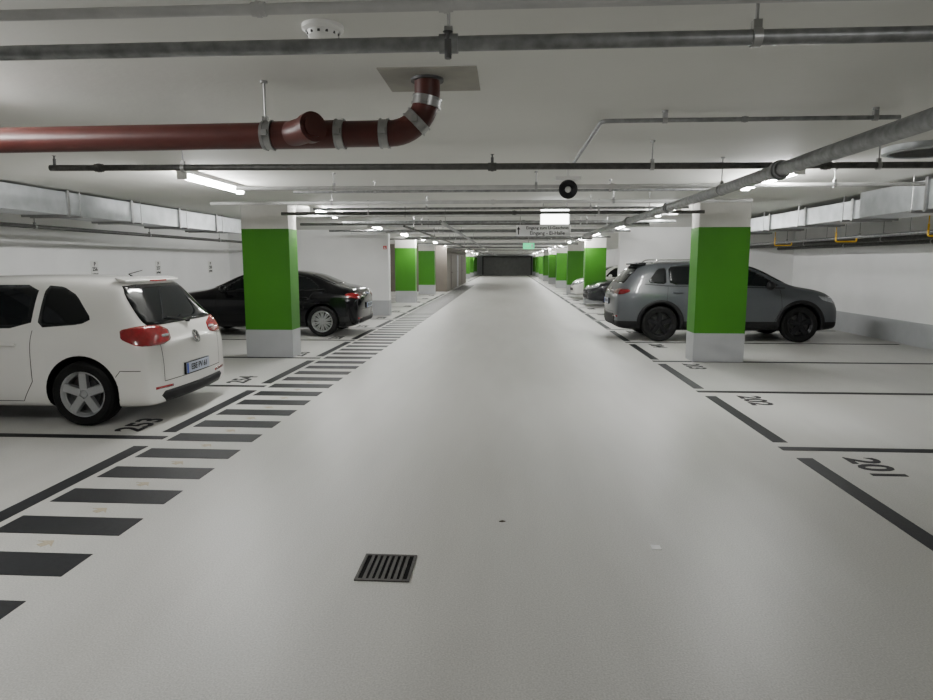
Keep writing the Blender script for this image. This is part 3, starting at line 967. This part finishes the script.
gcfg = dict(
 bow=.06,
 side=[[(.60,1.06),(.70,1.01),(1.14,.975),(1.14,1.385),(.96,1.37),(.80,1.29)],
       [(1.21,.97),(2.85,.96),(2.62,1.20),(2.42,1.34),(2.2,1.385),(1.21,1.39)]],
 seams=[[(1.18,.95),(1.18,.45),(1.3,.25),(2.5,.25),(2.72,.5),(2.78,.92)], [(.08,.56),(.28,.56),(.33,.50)]],
 handles=[(1.42,.81)],
 tailc=(.38,.38),
 tail=[(173,.83),(173,.93),(150,.985),(122,.99),(101,.955),(103,.87),(120,.80),(150,.79)],
 tail2=[(170,.865),(170,.89),(152,.89),(152,.865)],
 head=[(12,.62),(15,.72),(45,.78),(68,.80),(60,.70),(40,.63)],
 reflector=[(166,.345),(166,.37),(135,.38),(135,.355)],
 mirror=(2.62,1.0,.90),
 rearwin=sym([(.69,.985),(.70,1.03),(.61,1.29),(.54,1.385)]),
 shield=sym([(.68,1.04),(.60,1.28),(.52,1.42)]),
 grille=.63,
 reartrim=[sym([(.60,.21),(.68,.28),(.62,.32)])],
 rearseams=[[(-.62,.42),(.62,.42)], [(-.62,.58),(-.64,.93)], [(.62,.58),(.64,.93)], [(-.62,.42),(-.62,.58)], [(.62,.42),(.62,.58)]],
 platez=.49, platetext='EBE PV 61', emblemz=.81, badge='vw', extra=golf_extra)
build_car('hatchback_car', golf, 4.16, .325, .68, 3.26, .785, M['carwhite'], M['alloy'], 'five', gcfg,
          'white three-door hatchback with red tail lights and silver alloy wheels', (-3.49, 6.90, 0), math.pi)

# ---- gray electric SUV
suv = [
 (0.00,.32,.80,.72,.86,.76,.98,.64),
 (0.05,.27,.875,.84,.99,.81,1.13,.67),
 (0.16,.24,.908,.92,1.05,.84,1.26,.66),
 (0.32,.23,.922,.95,1.075,.86,1.45,.65),
 (0.48,.22,.928,.96,1.08,.86,1.575,.64),
 (0.56,.22,.93,.96,1.08,.86,1.605,.64),
 (0.9,.22,.93,.96,1.08,.86,1.635,.645),
 (1.5,.22,.928,.96,1.075,.855,1.655,.65),
 (2.1,.22,.925,.95,1.065,.85,1.65,.65),
 (2.6,.22,.925,.94,1.05,.85,1.605,.65),
 (2.95,.22,.925,.93,1.04,.85,1.50,.66),
 (3.3,.22,.925,.93,1.03,.85,1.30,.69),
 (3.55,.22,.925,.92,1.02,.84,1.16,.72),
 (3.8,.22,.92,.91,1.0,.83,1.11,.71),
 (4.08,.22,.915,.89,.98,.81,1.065,.69),
 (4.26,.24,.89,.84,.92,.78,1.0,.66),
 (4.37,.26,.85,.74,.83,.74,.91,.62),
 (4.43,.30,.79,.62,.71,.68,.78,.56)]
def suv_extra(car, bvh, paint):
    for s in (-1, 1):
        g = Geo().sweep(fillet([(.75, s*.61, 1.59), (.85, s*.615, 1.665), (2.5, s*.62, 1.665), (2.65, s*.62, 1.59)], .06, 5), .014, 8)
        g.obj('roof_rail', M['chrome'], car, smooth=True)
    V = []
    for y, dx in [(-.62, .07), (-.3, .01), (0, 0), (.3, .01), (.62, .07)]:
        V += [(.36+dx, y, 1.59), (.36+dx, y, 1.56), (.60, y, 1.555), (.64, y, 1.615)]
    F = []
    for i in range(4):
        a, b = i*4, i*4+4
        for q in range(4): F.append((a+q, a+(q+1) % 4, b+(q+1) % 4, b+q))
    F += [(0, 1, 2, 3), (16, 19, 18, 17)]
    Geo().add(V, F).obj('roof_spoiler', M['trim'], car, smooth=True, bevel=.006)
scfg = dict(
 bow=.07, fbow=.07, clad=.42,
 side=[[(.62,1.20),(1.0,1.165),(1.0,1.50),(.84,1.48)],
       [(1.06,1.16),(1.95,1.15),(1.95,1.55),(1.45,1.55),(1.06,1.52)],
       [(2.02,1.15),(3.28,1.12),(3.0,1.30),(2.72,1.45),(2.45,1.52),(2.02,1.55)]],
 winframe=[(.56,1.17),(1.0,1.135),(2.0,1.12),(3.36,1.095)],
 seams=[[(1.03,1.12),(1.0,.85),(1.25,.62),(1.25,.42)], [(1.985,1.12),(1.99,.42)], [(3.25,1.07),(3.28,.7),(3.15,.42)]],
 handles=[(1.22,1.0),(2.2,.98)],
 tailc=(.40,.45), tailmat=M['taild'],
 tail=[(172,.96),(172,1.04),(140,1.08),(112,1.07),(106,1.03),(125,.96)],
 head=[(15,.76),(18,.84),(45,.91),(72,.95),(66,.86),(40,.78)],
 mirror=(2.98,1.15,.93), mirmat=M['trim'], reflector=[(160,.50),(160,.53),(135,.53),(135,.50)],
 rearwin=sym([(.66,1.18),(.66,1.24),(.61,1.44),(.55,1.51)]),
 shield=sym([(.70,1.20),(.63,1.43),(.56,1.55)]),
 grille=.62, arch=True,
 reartrim=[sym([(.66,.38),(.70,.50),(.60,.56)])],
 rearred=[sym([(.52,.995),(.52,1.03)])],
 rearseams=[[(-.64,.60),(.64,.60)]],
 platez=.80, platetext='M ED 470E', emblemz=1.02, badge='vw', extra=suv_extra)
build_car('suv_car', suv, 4.43, .365, .88, 3.66, .80, M['cargray'], M['alloyd'], 'five', scfg,
          'gray electric SUV with dark wheels parked behind a green pillar', (2.24, 14.30, 0), 0)

# ---- black sedan
sed = [
 (0.00,.30,.78,.70,.82,.73,.92,.62),
 (0.05,.24,.855,.81,.92,.785,1.03,.65),
 (0.18,.19,.885,.86,.955,.80,1.085,.64),
 (0.40,.18,.90,.88,.965,.81,1.115,.62),
 (0.60,.18,.905,.88,.965,.81,1.17,.60),
 (0.90,.18,.91,.88,.96,.81,1.315,.575),
 (1.2,.18,.91,.87,.96,.81,1.41,.57),
 (1.7,.18,.91,.87,.95,.81,1.455,.58),
 (2.3,.18,.91,.86,.95,.81,1.44,.58),
 (2.65,.18,.91,.86,.94,.81,1.385,.58),
 (2.95,.18,.91,.85,.94,.81,1.26,.60),
 (3.25,.18,.91,.85,.93,.81,1.10,.66),
 (3.45,.18,.91,.84,.93,.80,1.02,.69),
 (3.85,.18,.90,.81,.90,.78,.98,.65),
 (4.2,.19,.88,.76,.84,.75,.91,.62),
 (4.48,.21,.82,.64,.72,.68,.78,.56),
 (4.62,.25,.72,.52,.58,.6,.62,.5)]
def scfg2(text):
    return dict(
     bow=.07,
     side=[[(.80,1.04),(1.78,1.02),(1.78,1.375),(1.5,1.365),(1.12,1.27)],
           [(1.85,1.02),(3.1,1.0),(2.75,1.22),(2.45,1.34),(1.85,1.378)]],
     winframe=[(.74,1.02),(1.8,.99),(3.2,.975)],
     seams=[[(1.82,1.0),(1.84,.3)], [(.98,.96),(1.15,.7),(1.3,.3)], [(3.1,.96),(3.15,.6),(3.0,.3)]],
     handles=[(1.2,.85),(2.1,.84)],
     tailc=(.40,.45),
     tail=[(172,.86),(172,.91),(150,.95),(118,.95),(106,.92),(115,.86),(150,.81)],
     head=[(12,.64),(15,.70),(45,.78),(68,.80),(60,.72),(40,.66)],
     mirror=(2.9,1.03,.90), reflector=[(168,.38),(168,.41),(142,.41),(142,.38)],
     rw='top', rearwin=[(.56,.50),(.82,.50),(1.10,.46),(1.14,0),(1.10,-.46),(.82,-.50),(.56,-.50),(.50,0)],
     shield=sym([(.68,1.06),(.58,1.26),(.50,1.37)]),
     grille=.58,
     reartrim=[sym([(.60,.28),(.66,.36),(.58,.40)])],
     rearseams=[[(-.6,.58),(.6,.58)]],
     platez=.66, platetext=text, emblemz=.92, badge='round')
build_car('sedan_car', sed, 4.62, .335, .78, 3.63, .80, M['carblack'], M['alloy'], 'multi', scfg2('EBE MK 88'),
          'glossy black sedan with silver multi-spoke wheels', (-3.24, 14.72, 0), math.pi)
build_car('sedan_car', sed, 4.62, .33, .80, 3.65, .80, M['cardark'], M['alloy'], 'five', scfg2('M LR 512'),
          'dark gray sedan parked nose towards the aisle', (2.95+4.62, 24.55, 0), math.pi)
build_car('hatchback_car', golf, 4.16, .315, .76, 3.33, .785, M['carwhite'], M['alloy'], 'five', dict(gcfg, platetext='M SN 730'),
          'white hatchback parked nose towards the aisle', (2.95+4.16, 29.6, 0), math.pi)

# ------------------------------------------------------------------ world + camera
w = bpy.data.worlds.new('World'); SC.world = w; w.use_nodes = True
w.node_tree.nodes['Background'].inputs[0].default_value = (.9, .95, 1, 1)
w.node_tree.nodes['Background'].inputs[1].default_value = .05
cam = bpy.data.cameras.new('Camera'); co = bpy.data.objects.new('Camera', cam); COL.objects.link(co)
co.location = (0, 0, 1.62)
co.rotation_euler = (math.radians(90-7.75), 0, math.radians(3.59))
cam.sensor_width = 36; cam.lens = 647/933*36; cam.clip_end = 300
SC.camera = co
